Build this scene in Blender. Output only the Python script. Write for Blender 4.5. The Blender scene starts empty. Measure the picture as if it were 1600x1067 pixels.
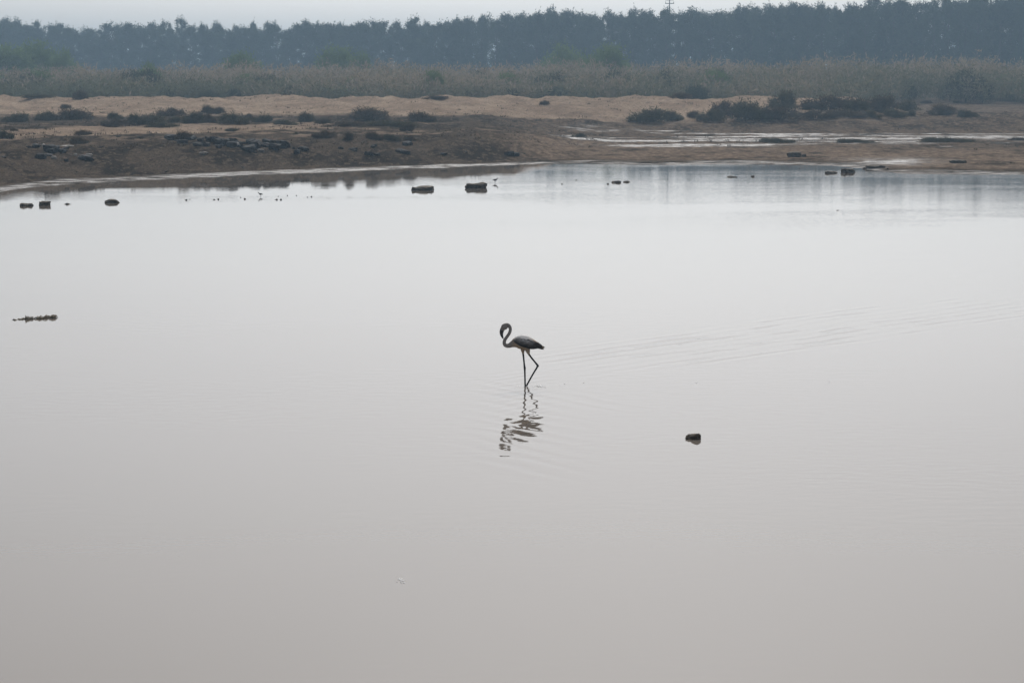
import bpy, math, random
import numpy as np
from mathutils import Vector

random.seed(7)
RNG = np.random.default_rng(11)
scene = bpy.context.scene
COL = scene.collection

# ------------------------------------------------------------------ camera
H = 5.37                      # eye height over the water (m)
F = 3200.0                    # focal length in photograph pixels (1600 wide)
PITCH = math.atan((533.5 - 110.0) / F)
cam_d = bpy.data.cameras.new('camera')
cam_d.sensor_width = 36.0
cam_d.lens = 36.0 * F / 1600.0
cam_d.clip_start = 0.5
cam_d.clip_end = 5000.0
cam = bpy.data.objects.new('camera', cam_d)
COL.objects.link(cam)
cam.location = (0, 0, H)
cam.rotation_euler = (math.pi / 2 - PITCH, 0, 0)
scene.camera = cam

# ------------------------------------------------------------------ sky, sun, exposure
SUN_EL, SUN_AZ = math.radians(42), math.radians(4)   # azimuth from +Y towards +X
world = bpy.data.worlds.new('World')
scene.world = world
world.use_nodes = True
wn = world.node_tree.nodes
wl = world.node_tree.links
bg = wn['Background']
sky = wn.new('ShaderNodeTexSky')
sky.sky_type = 'NISHITA'
sky.sun_disc = False
sky.sun_elevation = SUN_EL
sky.sun_rotation = SUN_AZ
sky.altitude = 0
sky.air_density = 0.6
sky.dust_density = 3.7
sky.ozone_density = 2.0
hsv = wn.new('ShaderNodeHueSaturation')
hsv.inputs['Saturation'].default_value = 0.19
wl.new(sky.outputs[0], hsv.inputs['Color'])
wl.new(hsv.outputs[0], bg.inputs['Color'])
bg.inputs['Strength'].default_value = 0.083
sun_d = bpy.data.lights.new('sun', 'SUN')
sun_d.energy = 1.5
sun_d.angle = math.radians(10)
sun_d.color = (1.0, 0.95, 0.88)
sun = bpy.data.objects.new('sun', sun_d)
COL.objects.link(sun)
sdir = Vector((math.sin(SUN_AZ) * math.cos(SUN_EL), math.cos(SUN_AZ) * math.cos(SUN_EL), math.sin(SUN_EL)))
sun.rotation_euler = (-sdir).to_track_quat('-Z', 'Y').to_euler()
sun.location = (0, 0, 200)
vs = scene.view_settings
vs.view_transform = 'Standard'
vs.look = 'None'
vs.exposure = 0.53
vs.gamma = 1.0
vs.use_curve_mapping = False
scene.cycles.max_bounces = 4
scene.cycles.volume_bounces = 0
scene.cycles.use_denoising = True

# ------------------------------------------------------------------ helpers
def tag(o, label=None, cat=None, group=None, kind=None):
    if label: o['label'] = label
    if cat: o['category'] = cat
    if group: o['group'] = group
    if kind: o['kind'] = kind
    return o

def link(name, data, parent=None, mat=None):
    o = bpy.data.objects.new(name, data)
    COL.objects.link(o)
    if parent: o.parent = parent
    if mat is not None and data is not None:
        data.materials.clear(); data.materials.append(mat)
    return o

def np_mesh(name, V, Fc, smooth=False):
    V = np.asarray(V, dtype=np.float32); Fc = np.asarray(Fc, dtype=np.int32)
    k = Fc.shape[1]
    me = bpy.data.meshes.new(name)
    me.vertices.add(len(V)); me.vertices.foreach_set('co', V.ravel())
    me.loops.add(Fc.size); me.loops.foreach_set('vertex_index', Fc.ravel())
    me.polygons.add(len(Fc))
    me.polygons.foreach_set('loop_start', np.arange(0, Fc.size, k, dtype=np.int32))
    me.polygons.foreach_set('use_smooth', np.full(len(Fc), smooth))
    me.update(calc_edges=True)
    me.validate()
    return me

def attr(me, name, values):
    a = me.attributes.new(name, 'FLOAT', 'POINT')
    a.data.foreach_set('value', np.asarray(values, dtype=np.float32).ravel())

def hash2(ix, iy, seed):
    h = (ix.astype(np.int64) * 374761393 + iy.astype(np.int64) * 668265263 + seed * 974634777) & 0xffffffff
    h = ((h ^ (h >> 13)) * 1274126177) & 0xffffffff
    h = h ^ (h >> 16)
    return (h & 0xffff) / 65535.0

def vnoise(x, y, seed=0):
    x = np.asarray(x, float); y = np.asarray(y, float)
    ix = np.floor(x); iy = np.floor(y); fx = x - ix; fy = y - iy
    fx = fx * fx * (3 - 2 * fx); fy = fy * fy * (3 - 2 * fy)
    a = hash2(ix, iy, seed); b = hash2(ix + 1, iy, seed)
    c = hash2(ix, iy + 1, seed); d = hash2(ix + 1, iy + 1, seed)
    return (a * (1 - fx) + b * fx) * (1 - fy) + (c * (1 - fx) + d * fx) * fy

def fbm(x, y, octv=4, seed=0):
    t = 0.0; amp = 0.5; n = 0
    x = np.asarray(x, float); y = np.asarray(y, float)
    for i in range(octv):
        t = t + amp * (vnoise(x, y, seed + i * 17) - 0.5) * 2
        n += amp; amp *= 0.5; x = x * 2.03 + 11.3; y = y * 2.01 + 5.7
    return t / n

def sm(t):
    t = np.clip(t, 0, 1); return t * t * (3 - 2 * t)

# ------------------------------------------------------------------ terrain function
SHX = [-2400, -1200, 0, 50, 100, 200, 400, 600, 800, 900, 1000, 1200, 1300, 1345, 1400, 1600, 2600, 4000]
SHD = [60, 72, 91.5, 95.5, 97.3, 100.8, 106.2, 111.6, 117, 119, 117.5, 117, 116, 113, 107.2, 106, 98, 90]

def column(X, Y):
    return 800 + F * X / np.maximum(Y, 45)

def shore_s(X, Y):
    px = column(X, Y)
    ds = np.interp(px, SHX, SHD)
    return Y - ds + 1.3 * fbm(X / 6.0, Y / 9.0, 3, 3) + 0.5 * fbm(X / 1.3, Y / 1.8, 2, 5)

def flats_dip(X, Y):
    """long shallow hollows of the mud flat on the right that hold water"""
    px = column(X, Y)
    n = fbm(X / 13.0 + 3.1, Y / 2.1 + 0.5 * fbm(X / 9, Y / 9, 2, 41), 5, 31) + 0.25 * fbm(X / 1.2, Y / 1.0, 3, 37)
    band = sm((Y - 137) / 8) * (1 - sm((Y - 171) / 6)) * sm((px - 800) / 130)
    far = sm((Y - 150) / 6) * (1 - sm((Y - 172) / 5)) * sm((px - 780) / 60)
    return band * np.clip(n - 0.10 + 0.22 * far * sm((px - 950) / 250) + 0.10 * far * sm((px - 1350) / 150), 0, 1)

def terrain(X, Y):
    X = np.asarray(X, float); Y = np.asarray(Y, float)
    px = column(X, Y)
    s = shore_s(X, Y)
    w = sm((px - 750 + 60 * fbm(X / 8, Y / 8, 2, 9)) / 190)
    zl = np.interp(s, [-60, -8, 0, 4.2, 6.0, 9.0, 13, 25, 60], [-.45, -.22, 0, .05, .22, .80, 1.22, 1.33, 1.36])
    zr = np.interp(s, [-60, -8, 0, 5, 20, 50, 60], [-.45, -.22, 0, .09, .13, .16, .18])
    crestn = 3.0 * fbm(X / 14.0, Y / 60.0, 3, 21)
    up = sm((Y - 168 + crestn) / 34.0)
    down = sm((Y - 204 + crestn) / 16.0)
    dune = up * (1 - 0.95 * down)
    dl = 1.28 * dune
    gate = 1 - sm((px - 1300) / 150)
    dr = 0.72 * sm((Y - 173) / 16) + 1.65 * gate * dune
    z = (zl + dl) * (1 - w) + (zr + dr) * w
    land = sm((s - 4.5) / 4)
    rough_mud = (0.20 * fbm(X / 3.2, Y / 3.6, 4, 51) + 0.10 * fbm(X / 0.8, Y / 1.0, 3, 61)) * land
    flat = w * (1 - sm((Y - 172) / 8))
    z = z + rough_mud * (1 - 0.75 * flat)
    z = z + dune * (0.42 * fbm(X / 2.4 + Y / 6.0, Y / 6.0, 4, 71) + 0.12 * fbm(X / .6 + Y / 2.0, Y / 1.3, 2, 73))
    z = z - 0.125 * flats_dip(X, Y) * w
    # low terrace edge at the foot of the sand slope
    z = z + 0.16 * sm((Y - 166 + 2.5 * fbm(X / 11.0, X / 7.0, 2, 77)) / 1.2) * (1 - sm((Y - 176) / 8)) * (1 - sm((px - 980) / 60))
    farland = sm((Y - 225) / 20)
    z = z * (1 - farland) + (1.35 + 0.3 * fbm(X / 30, Y / 30, 2, 81)) * farland
    return z

_fw = np.array([0, math.cos(PITCH), -math.sin(PITCH)])
_up = np.array([0, math.sin(PITCH), math.cos(PITCH)])

def ray(px, py):
    d = _fw + np.array([1, 0, 0]) * (px - 800) / F + _up * (533.5 - py) / F
    return d / d[1]

def on_water(px, py):
    d = ray(px, py); t = H / -d[2]
    return Vector((d[0] * t, t, 0.0))

_T = np.concatenate([np.arange(60, 260, 0.1), np.arange(260, 700, 1.0)])
def on_ground(px, py):
    d = ray(px, py)
    gz = np.maximum(terrain(d[0] * _T, _T), 0)
    rz = H + d[2] * _T
    i = int(np.argmax(rz <= gz)) if (rz <= gz).any() else len(_T) - 1
    t = _T[i]
    return Vector((d[0] * t, t, gz[i]))

# ------------------------------------------------------------------ node helpers
def new_mat(name):
    m = bpy.data.materials.new(name); m.use_nodes = True
    nt = m.node_tree; return m, nt, nt.nodes['Principled BSDF'], nt.nodes['Material Output']

def N(nt, kind, **kw):
    n = nt.nodes.new(kind)
    for k, v in kw.items():
        if k in n.inputs: n.inputs[k].default_value = v
        else: setattr(n, k, v)
    return n

def mixc(nt, fac, a, b):
    m = nt.nodes.new('ShaderNodeMix'); m.data_type = 'RGBA'
    for sock, v in ((m.inputs[0], fac), (m.inputs[6], a), (m.inputs[7], b)):
        if hasattr(v, 'is_linked'): nt.links.new(v, sock)
        elif isinstance(v, (int, float)): sock.default_value = v
        else: sock.default_value = (*v, 1)
    return m.outputs[2]

def mth(nt, op, a, b=None, clamp=False):
    m = nt.nodes.new('ShaderNodeMath'); m.operation = op; m.use_clamp = clamp
    for i, v in enumerate((a, b)):
        if v is None: continue
        if hasattr(v, 'is_linked'): nt.links.new(v, m.inputs[i])
        else: m.inputs[i].default_value = v
    return m.outputs[0]

def noise(nt, vec, scale, detail=4, rough=0.55, scl=None):
    if scl is not None:
        mp = nt.nodes.new('ShaderNodeMapping'); mp.inputs['Scale'].default_value = scl
        nt.links.new(vec, mp.inputs['Vector']); vec = mp.outputs[0]
    n = nt.nodes.new('ShaderNodeTexNoise')
    n.inputs['Scale'].default_value = scale; n.inputs['Detail'].default_value = detail
    n.inputs['Roughness'].default_value = rough
    nt.links.new(vec, n.inputs['Vector']); return n.outputs['Fac']

def ramp(nt, fac, lo, hi):
    m = nt.nodes.new('ShaderNodeMapRange'); m.interpolation_type = 'SMOOTHSTEP'
    m.inputs['From Min'].default_value = lo; m.inputs['From Max'].default_value = hi
    nt.links.new(fac, m.inputs['Value']); return m.outputs[0]

def coords(nt, which='Object'):
    return nt.nodes.new('ShaderNodeTexCoord').outputs[which]

def getattr_node(nt, name):
    a = nt.nodes.new('ShaderNodeAttribute'); a.attribute_name = name; return a.outputs['Fac']

# ------------------------------------------------------------------ ground material
def ground_material():
    m, nt, p, out = new_mat('mud_and_sand')
    co = coords(nt)
    sand = getattr_node(nt, 'sand'); wet = getattr_node(nt, 'wet'); tan = getattr_node(nt, 'tan')
    n1 = noise(nt, co, 0.35, 6, 0.65, (1, 0.45, 1))
    n2 = noise(nt, co, 2.6, 5, 0.65, (1, 0.5, 1))
    n3 = noise(nt, co, 9.0, 4, 0.6)
    mud = mixc(nt, ramp(nt, n1, 0.42, 0.58), (0.044, 0.035, 0.027), (0.100, 0.077, 0.058))  # mottled mud, colour contrast raised in place of weak relief shading
    mud = mixc(nt, mth(nt, 'MULTIPLY', ramp(nt, n2, 0.50, 0.62), 0.85), mud, (0.145, 0.110, 0.081))
    mud = mixc(nt, mth(nt, 'MULTIPLY', ramp(nt, n3, 0.54, 0.62), 0.85), mud, (0.016, 0.014, 0.013))
    tanc = mixc(nt, ramp(nt, n2, 0.38, 0.62), (0.138, 0.102, 0.076), (0.290, 0.218, 0.160))
    sandc = mixc(nt, ramp(nt, n1, 0.3, 0.7), (0.300, 0.220, 0.160), (0.460, 0.352, 0.262))
    sandc = mixc(nt, mth(nt, 'MULTIPLY', ramp(nt, n2, 0.50, 0.66), 0.55), sandc, (0.165, 0.128, 0.100))
    sandc = mixc(nt, mth(nt, 'MULTIPLY', ramp(nt, n3, 0.54, 0.64), 0.75), sandc, (0.075, 0.056, 0.043))
    tanc = mixc(nt, mth(nt, 'MULTIPLY', ramp(nt, n3, 0.54, 0.62), 0.6), tanc, (0.03, 0.025, 0.021))
    c = mixc(nt, mth(nt, 'MULTIPLY', tan, ramp(nt, n1, 0.30, 0.52)), mud, tanc)
    c = mixc(nt, sand, c, sandc)
    wc = mixc(nt, n3, (0.055, 0.045, 0.036), (0.13, 0.105, 0.085))
    c = mixc(nt, mth(nt, 'MULTIPLY', wet, 0.8), c, wc)
    nt.links.new(c, p.inputs['Base Color'])
    wn_ = mth(nt, 'MULTIPLY', wet, ramp(nt, noise(nt, co, 2.2, 5, 0.7, (0.4, 1, 1)), 0.40, 0.54))
    nt.links.new(mth(nt, 'SUBTRACT', 0.95, mth(nt, 'MULTIPLY', wn_, 0.66)), p.inputs['Roughness'])
    nt.links.new(mth(nt, 'MULTIPLY', wn_, 0.6), p.inputs['Specular IOR Level'])
    b = nt.nodes.new('ShaderNodeBump'); b.inputs['Strength'].default_value = 1.0; b.inputs['Distance'].default_value = 0.14
    nt.links.new(mth(nt, 'ADD', n3, mth(nt, 'MULTIPLY', n2, 1.5)), b.inputs['Height'])
    nt.links.new(b.outputs[0], p.inputs['Normal'])
    return m

# ------------------------------------------------------------------ ground
def axis(parts):
    out = []
    for a, b, st in parts:
        out.append(np.arange(a, b, st))
    return np.unique(np.round(np.concatenate(out + [np.array([parts[-1][1]])]), 4))

def grid(xs, ys):
    X, Y = np.meshgrid(xs, ys)
    nx, ny = len(xs), len(ys)
    i = np.arange(nx * ny).reshape(ny, nx)
    Fc = np.stack([i[:-1, :-1].ravel(), i[:-1, 1:].ravel(), i[1:, 1:].ravel(), i[1:, :-1].ravel()], 1)
    return X.ravel(), Y.ravel(), Fc

gx = axis([(-800, -200, 25), (-200, -62, 3), (-62, 62, 0.26), (62, 200, 3), (200, 800.1, 25)])
gy = axis([(-40, 70, 8), (70, 88, 1.5), (88, 215, 0.28), (215, 300, 3), (300, 1400.1, 25)])
X, Y, Fc = grid(gx, gy)
Z = terrain(X, Y)
me = np_mesh('ground', np.stack([X, Y, Z], 1), Fc, True)
px_ = column(X, Y); s_ = shore_s(X, Y)
nz = fbm(X / 7.0, Y / 5.0, 4, 101)
nz2 = fbm(X / 1.6, Y / 1.6, 3, 105)
left = 1 - sm((px_ - 720) / 160)
strip = sm((s_ - 27 - 5 * nz) / 4) * (1 - sm((s_ - 47 - 7 * nz) / 4)) * (1 - sm((px_ - 470 - 260 * nz) / 120))
slope = sm((Y - 171 - 4 * nz - 7 * (1 - left)) / 5) * (1 - sm((Y - 219 + 4 * nz) / 5)) * (1 - sm((px_ - 1310 - 90 * nz) / 70))
patch = 0.9 * sm((nz2 + 0.8 * nz - 0.36) / 0.16) * sm((s_ - 14) / 8) * left
sandv = np.clip(np.maximum(np.maximum(strip * 0.85, slope), 0.55 * patch) * (0.92 + 0.25 * nz2), 0, 1)
tanv = np.clip((1 - left) * sm((s_ - 3) / 4) * (0.95 - 0.55 * sm((s_ - 24 - 8 * nz) / 12)), 0, 1)
tanv = np.maximum(tanv, 0.75 * (1 - left) * sm((px_ - 1250) / 200) * sm((Y - 176) / 8) * (0.6 + 0.6 * nz))
dip = flats_dip(X, Y)
wetv = sm((s_ + 1.0) / 0.8) * (1 - sm((s_ - 2.2 - 2.2 * nz) / 1.4)) * (1 - 0.35 * (1 - left))
splash = np.exp(-(((px_ - 1385) / 55) ** 2 + ((Y - 119.5) / 4.0) ** 2)) * 1.3 * sm((fbm(X / 2.2, Y / 1.1, 4, 111) + .25) / .3)
wetv = wetv * sm((fbm(X / 1.6, Y / .55, 4, 115) + .22 + .25 * sm((px_ - 150) / 200) * left) / .30)
wetv = np.clip(np.maximum(np.maximum(wetv, splash), 0.85 * sm((dip - 0.10) / 0.14)), 0, 1)
attr(me, 'sand', np.clip(sandv, 0, 1)); attr(me, 'wet', wetv); attr(me, 'tan', np.clip(tanv, 0, 1))
tag(link('ground', me, None, ground_material()), kind='structure')

# ------------------------------------------------------------------ water
BIRD = on_water(821.4, 603)
def water_height(X, Y):
    rx, ry = X - BIRD.x, Y - BIRD.y
    h = np.zeros_like(X)
    # far arm of the wake, running off to the right and away: broken, short crests
    u = rx * .72 + ry * .69; v = -rx * .69 + ry * .72
    wid = 2.45 + .03 * np.clip(u, 0, 30)
    q = (v + .35) / wid + 0.07 * fbm(u / 2.2, v / 2.0, 3, 201)
    spread = sm((q + .15) / .25) * (1 - sm((q - 1.05) / .35))
    gate = sm((u - 0.6 - .5 * np.clip(v, 0, 3)) / 1.6) * (1 - sm((u - 9) / 12))
    dash = sm((fbm(u / 0.9, q * 7.0, 3, 211) + .02) / .30)
    lam = .165 * wid
    p = (q / .165 - np.floor(q / .165)) * lam
    rise = .15
    prof = np.where(p < rise, sm(p / rise), 1 - sm((p - rise) / np.maximum(lam - rise, .05)))
    h += .0105 * spread * gate * (0.10 + dash) * (prof - .5)
    # the same crests, fainter, left of the legs and across the mirrored legs
    near = np.exp(-((rx + .05) / .42) ** 2) * sm((ry + 4.6) / 1.5) * (1 - sm((ry - 1.2) / .8))
    h += .026 * .30 / 6.283 * near * np.cos(6.283 * (v + .1 * fbm(u / .7, v / .6, 2, 215)) / .30)
    # near arm, towards the camera
    u = rx * .65 - ry * .76; v = -rx * .76 - ry * .65
    vj = v + 0.16 * fbm(u / 1.1, v / 0.9, 3, 221)
    env = np.exp(-((rx + .05) / .62) ** 2) * sm((v + .15) / .4) * (1 - sm((v - 4.4) / 1.6))
    env = env + .5 * np.exp(-((v - .2) / .7) ** 2) * sm((u - .3) / .8) * (1 - sm((u - 2.2) / 2.4)) * sm((fbm(u / .7, v / .2, 2, 229) + .1) / .3)
    h += env * (.025 * .46 / 6.283 * np.cos(6.283 * vj / .46) + .015 * .25 / 6.283 * np.cos(6.283 * vj / .25 + 2.0 * fbm(u / 0.5, v / 0.7, 2, 225)))
    # rings round the legs
    r = np.sqrt(rx ** 2 + ry ** 2)
    h += .070 * .17 / 6.283 * np.exp(-(r / .8) ** 2) * np.cos(6.283 * r / .17 - 4.0 * fbm(X / .3, Y / .3, 2, 241)) * sm((r - 0.02) / .1)
    return h

wx = axis([(-300, -40, 20), (-40, -5, 2.5), (-5, 16, 0.048), (16, 40, 1.2), (40, 300.1, 20)])
wy = axis([(-40, 20, 5), (20, 26, .6), (26, 50, 0.05), (50, 60, .8), (60, 178.1, 2.5)])
X, Y, Fc = grid(wx, wy)
inside = (X > -5) & (X < 16) & (Y > 26) & (Y < 50)
edge = sm((X + 5) / 1) * sm((16 - X) / 3) * sm((Y - 26) / 1) * sm((50 - Y) / 3)
Zw = np.where(inside, water_height(X, Y) * edge, 0.0)
wme = np_mesh('water', np.stack([X, Y, Zw], 1), Fc, True)
pxw = column(X, Y)
ruff = sm((pxw - 480 - 3 * (Y - 60)) / 260) * sm((Y - 56) / 22) * (0.35 + 0.65 * (1 - 0.5 * sm((Y - 104) / 12)))
ruff = ruff * (1 - 0.6 * sm((700 - pxw) / 300))
attr(wme, 'ruffle', np.clip(ruff, 0, 1))

def water_material():
    m, nt, p, out = new_mat('turbid_shallow_water')
    co = coords(nt)
    big = noise(nt, co, 0.12, 3, 0.5, (1, 0.5, 1))
    nt.links.new(mixc(nt, big, (0.140, 0.119, 0.100), (0.172, 0.148, 0.125)), p.inputs['Base Color'])
    p.inputs['Roughness'].default_value = 0.02
    p.inputs['IOR'].default_value = 1.42
    rf = getattr_node(nt, 'ruffle')
    calm = noise(nt, co, 5.5, 2, 0.5, (0.55, 1.0, 1))
    fine = noise(nt, co, 3.0, 3, 0.6, (0.85, 1.2, 1))
    breeze = noise(nt, co, 0.09, 3, 0.6, (0.5, 1.2, 1))
    calm_amt = mth(nt, 'MULTIPLY', ramp(nt, breeze, 0.40, 0.62), 0.0026)
    h = mth(nt, 'MULTIPLY', calm, mth(nt, 'ADD', calm_amt, 0.0003))
    h2 = mth(nt, 'MULTIPLY', fine, mth(nt, 'MULTIPLY', rf, 0.0017))
    b = nt.nodes.new('ShaderNodeBump'); b.inputs['Strength'].default_value = 1.0; b.inputs['Distance'].default_value = 1.0
    nt.links.new(mth(nt, 'ADD', h, h2), b.inputs['Height'])
    nt.links.new(b.outputs[0], p.inputs['Normal'])
    return m
tag(link('water', wme, None, water_material()), kind='structure')

# ------------------------------------------------------------------ haze
def box_mesh(name, x0, x1, y0, y1, z0, z1):
    V = [(x, y, z) for z in (z0, z1) for y in (y0, y1) for x in (x0, x1)]
    return np_mesh(name, V, [(0, 2, 3, 1), (4, 5, 7, 6), (0, 1, 5, 4), (2, 6, 7, 3), (0, 4, 6, 2), (1, 3, 7, 5)])
hz = bpy.data.materials.new('hazy_air'); hz.use_nodes = True
hz.node_tree.nodes.clear()
ho = hz.node_tree.nodes.new('ShaderNodeOutputMaterial')
hv = hz.node_tree.nodes.new('ShaderNodeVolumePrincipled')
hv.inputs['Color'].default_value = (0.53, 0.77, 1.0, 1)
hv.inputs['Density'].default_value = 0.00074
hv.inputs['Anisotropy'].default_value = 0.25
hz.node_tree.links.new(hv.outputs[0], ho.inputs['Volume'])
tag(link('haze', box_mesh('haze', -850, 850, -60, 1450, -2.0, 25.0), None, hz), kind='stuff')

# ------------------------------------------------------------------ foliage tools
def leaf_mat(name, dark, light, trans=0.35, noise_scale=0.8, each=0.3):
    m, nt, p, out = new_mat(name)
    nt.nodes.remove(p)
    co = coords(nt)
    oi = nt.nodes.new('ShaderNodeObjectInfo')
    n = noise(nt, co, noise_scale, 3, 0.6)
    f = mth(nt, 'ADD', mth(nt, 'MULTIPLY', ramp(nt, n, 0.3, 0.7), 1.0 - each), mth(nt, 'MULTIPLY', oi.outputs['Random'], each))
    c = mixc(nt, f, dark, light)
    d = nt.nodes.new('ShaderNodeBsdfDiffuse'); t = nt.nodes.new('ShaderNodeBsdfTranslucent')
    nt.links.new(c, d.inputs['Color']); nt.links.new(c, t.inputs['Color'])
    mx = nt.nodes.new('ShaderNodeMixShader'); mx.inputs[0].default_value = trans
    nt.links.new(d.outputs[0], mx.inputs[1]); nt.links.new(t.outputs[0], mx.inputs[2])
    nt.links.new(mx.outputs[0], out.inputs['Surface'])
    return m

def plain_mat(name, c1, c2, scale=6.0, rough=0.85, bump=0.0, scl=None):
    m, nt, p, out = new_mat(name)
    co = coords(nt)
    n = noise(nt, co, scale, 5, 0.65, scl)
    nt.links.new(mixc(nt, ramp(nt, n, 0.32, 0.68), c1, c2), p.inputs['Base Color'])
    p.inputs['Roughness'].default_value = rough
    p.inputs['Specular IOR Level'].default_value = 0.25
    if bump:
        b = nt.nodes.new('ShaderNodeBump'); b.inputs['Distance'].default_value = bump
        nt.links.new(n, b.inputs['Height']); nt.links.new(b.outputs[0], p.inputs['Normal'])
    return m

def unit(v):
    return v / np.maximum(np.linalg.norm(v, axis=1, keepdims=True), 1e-6)

def blades(base, direc, length, width, rng):
    """one long thin triangle pair (kite) per row"""
    n = len(base)
    side = unit(np.cross(direc, unit(rng.normal(size=(n, 3)))))
    mid = base + direc * (length * 0.45)[:, None]
    V = np.stack([base, mid + side * (width * .5)[:, None], base + direc * length[:, None], mid - side * (width * .5)[:, None]], 1).reshape(-1, 3)
    Fc = np.arange(n * 4).reshape(n, 4)
    return V, Fc

def limb(pts, radii, k=5):
    """tapered prism along a polyline"""
    V = []; Fq = []
    pts = [np.array(p, float) for p in pts]
    for i, p in enumerate(pts):
        a = pts[max(i - 1, 0)]; b = pts[min(i + 1, len(pts) - 1)]
        d = (b - a) / max(np.linalg.norm(b - a), 1e-6)
        ref = np.array([1.0, 0, 0]) if abs(d[0]) < 0.8 else np.array([0, 1.0, 0])
        e1 = np.cross(d, ref); e1 /= np.linalg.norm(e1); e2 = np.cross(d, e1)
        for j in range(k):
            t = 2 * math.pi * j / k
            V.append(p + radii[i] * (math.cos(t) * e1 + math.sin(t) * e2))
    for i in range(len(pts) - 1):
        for j in range(k):
            Fq.append((i * k + j, i * k + (j + 1) % k, (i + 1) * k + (j + 1) % k, (i + 1) * k + j))
    return np.array(V), np.array(Fq)

def merge(parts):
    Vs, Fs, o = [], [], 0
    for V, Fc in parts:
        Vs.append(V); Fs.append(np.asarray(Fc) + o); o += len(V)
    return np.concatenate(Vs), np.concatenate(Fs)

# ------------------------------------------------------------------ tall trees of the wood
M_tree = leaf_mat('tree_foliage', (0.012, 0.020, 0.012), (0.062, 0.080, 0.045), 0.3, 0.35, 0.55)
M_bark = plain_mat('bark', (0.02, 0.018, 0.015), (0.045, 0.038, 0.032), 5)

def make_tall_tree(seed, hgt=14.0):
    rng = np.random.default_rng(seed)
    lean = rng.normal(0, .25, 2)
    P = [(0, 0, -0.3)] + [(lean[0] * t + .12 * math.sin(5 * t + seed), lean[1] * t, hgt * t) for t in (.2, .4, .6, .8, .97)]
    wood = [limb(P, [.22, .19, .16, .12, .08, .02])]
    base, dr, ln, wd = [], [], [], []
    nb = 58
    tops = rng.integers(4, 8)
    for i in range(nb):
        t = 0.07 + 0.91 * (i + rng.random()) / nb
        prof = (0.55 + 0.9 * min(1, t * 1.7)) * (1.0 if t < .72 else max(.30, 1 - (t - .72) * 2.4))
        R = 1.55 * prof * rng.uniform(.4, 1.35)
        a = rng.uniform(0, 6.283)
        rise = R * rng.uniform(.25, .8)
        c0 = np.array([lean[0] * t, lean[1] * t, hgt * t])
        tip = c0 + np.array([R * math.cos(a), R * math.sin(a), rise])
        wood.append(limb([c0, (c0 + tip) / 2 + np.array([0, 0, -.05]), tip], [.055, .035, .012], 3))
        n = int(rng.integers(55, 105))
        f = rng.uniform(.35, 1.08, n) ** .8
        cen = c0 + (tip - c0) * f[:, None]
        b = cen + rng.normal(size=(n, 3)) * np.array([.34, .34, .32]) * (0.55 + .55 * rng.random())
        base.append(b)
        out_ = unit(b - np.array([c0[0], c0[1], 0]) * np.array([1, 1, 0]) - np.array([0, 0, 1]) * (b[:, 2:3]) * np.array([0, 0, 1]) + np.array([0, 0, .9]))
        dr.append(unit(out_ + rng.normal(size=(n, 3)) * .55))
        ln.append(rng.uniform(.3, .65, n)); wd.append(rng.uniform(.09, .2, n))
    for k in range(int(tops)):     # leading shoots
        a = rng.uniform(0, 6.283); rr = rng.uniform(.1, 1.25)
        c0 = np.array([lean[0] + rr * math.cos(a), lean[1] + rr * math.sin(a), hgt * rng.uniform(.80, 1.02)])
        n = 80
        b = c0 + rng.normal(size=(n, 3)) * np.array([.17, .17, .6])
        base.append(b); dr.append(unit(rng.normal(size=(n, 3)) * .5 + np.array([0, 0, 1.0])))
        ln.append(rng.uniform(.25, .5, n)); wd.append(rng.uniform(.07, .15, n))
    Vc, Fl = blades(np.concatenate(base), np.concatenate(dr), np.concatenate(ln), np.concatenate(wd), rng)
    Vw, Fw = merge(wood)
    return np_mesh('tall_tree_trunk', Vw, Fw), np_mesh('tall_tree_crown', Vc, Fl)

TREE_M = [make_tall_tree(300 + i) for i in range(8)]
for a, b in TREE_M:
    a.materials.append(M_bark); b.materials.append(M_tree)

TOPX = [-400, 0, 60, 130, 200, 300, 400, 470, 560, 620, 700, 800, 850, 930, 1000, 1100, 1200, 1300, 1400, 1500, 1600, 2000]
TOPY = [42, 40, 42, 52, 45, 44, 48, 44, 38, 42, 38, 30, 24, 28, 24, 24, 17, 16, 10, 6, 3, -2]

def tree_line(px):
    return float(np.interp(px, [-500, 0, 800, 1600, 2100], [550, 515, 445, 400, 380]))

def thing(name, loc, label, cat, group=None):
    o = bpy.data.objects.new(name, None); COL.objects.link(o)
    o.empty_display_size = .3
    o.location = loc
    return tag(o, label, cat, group)

rt = random.Random(5)
for row in range(3):
    px = -190.0 + row * 9
    while px < 1790:
        px += rt.uniform(11, 23) if row < 2 else rt.uniform(20, 34)
        d = tree_line(px) + row * 5.5 + rt.uniform(-1.6, 1.6)
        X0 = (px - 800) / F * d
        z0 = float(terrain(X0, d))
        ytop = np.interp(px, TOPX, TOPY) + rt.choice((rt.uniform(-8, 8), rt.uniform(-3, 4))) - (3 if row > 1 else 0)
        hh = H + (110 - ytop) * d / F - z0
        if row == 0 and rt.random() < .3: hh *= rt.uniform(.72, .9)
        if px < 330: where = 'at the hazy left end of the wood'
        elif px < 800: where = 'in the hazy wood left of the middle'
        elif px < 1200: where = 'in the hazy wood around the utility pole'
        else: where = 'in the darker right end of the wood'
        t = thing('tall_tree', (X0, d, z0), 'tall slender dark evergreen tree ' + where, 'tree', 'tall trees ' + where)
        k = rt.randrange(len(TREE_M))
        s = hh / 14.3
        ws = rt.choice((rt.uniform(.7, .9), rt.uniform(.9, 1.25)))
        t.scale = (ws, ws, s)
        t.rotation_euler = (0, 0, rt.uniform(0, 6.283))
        link('trunk', TREE_M[k][0], t); link('crown', TREE_M[k][1], t)

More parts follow.
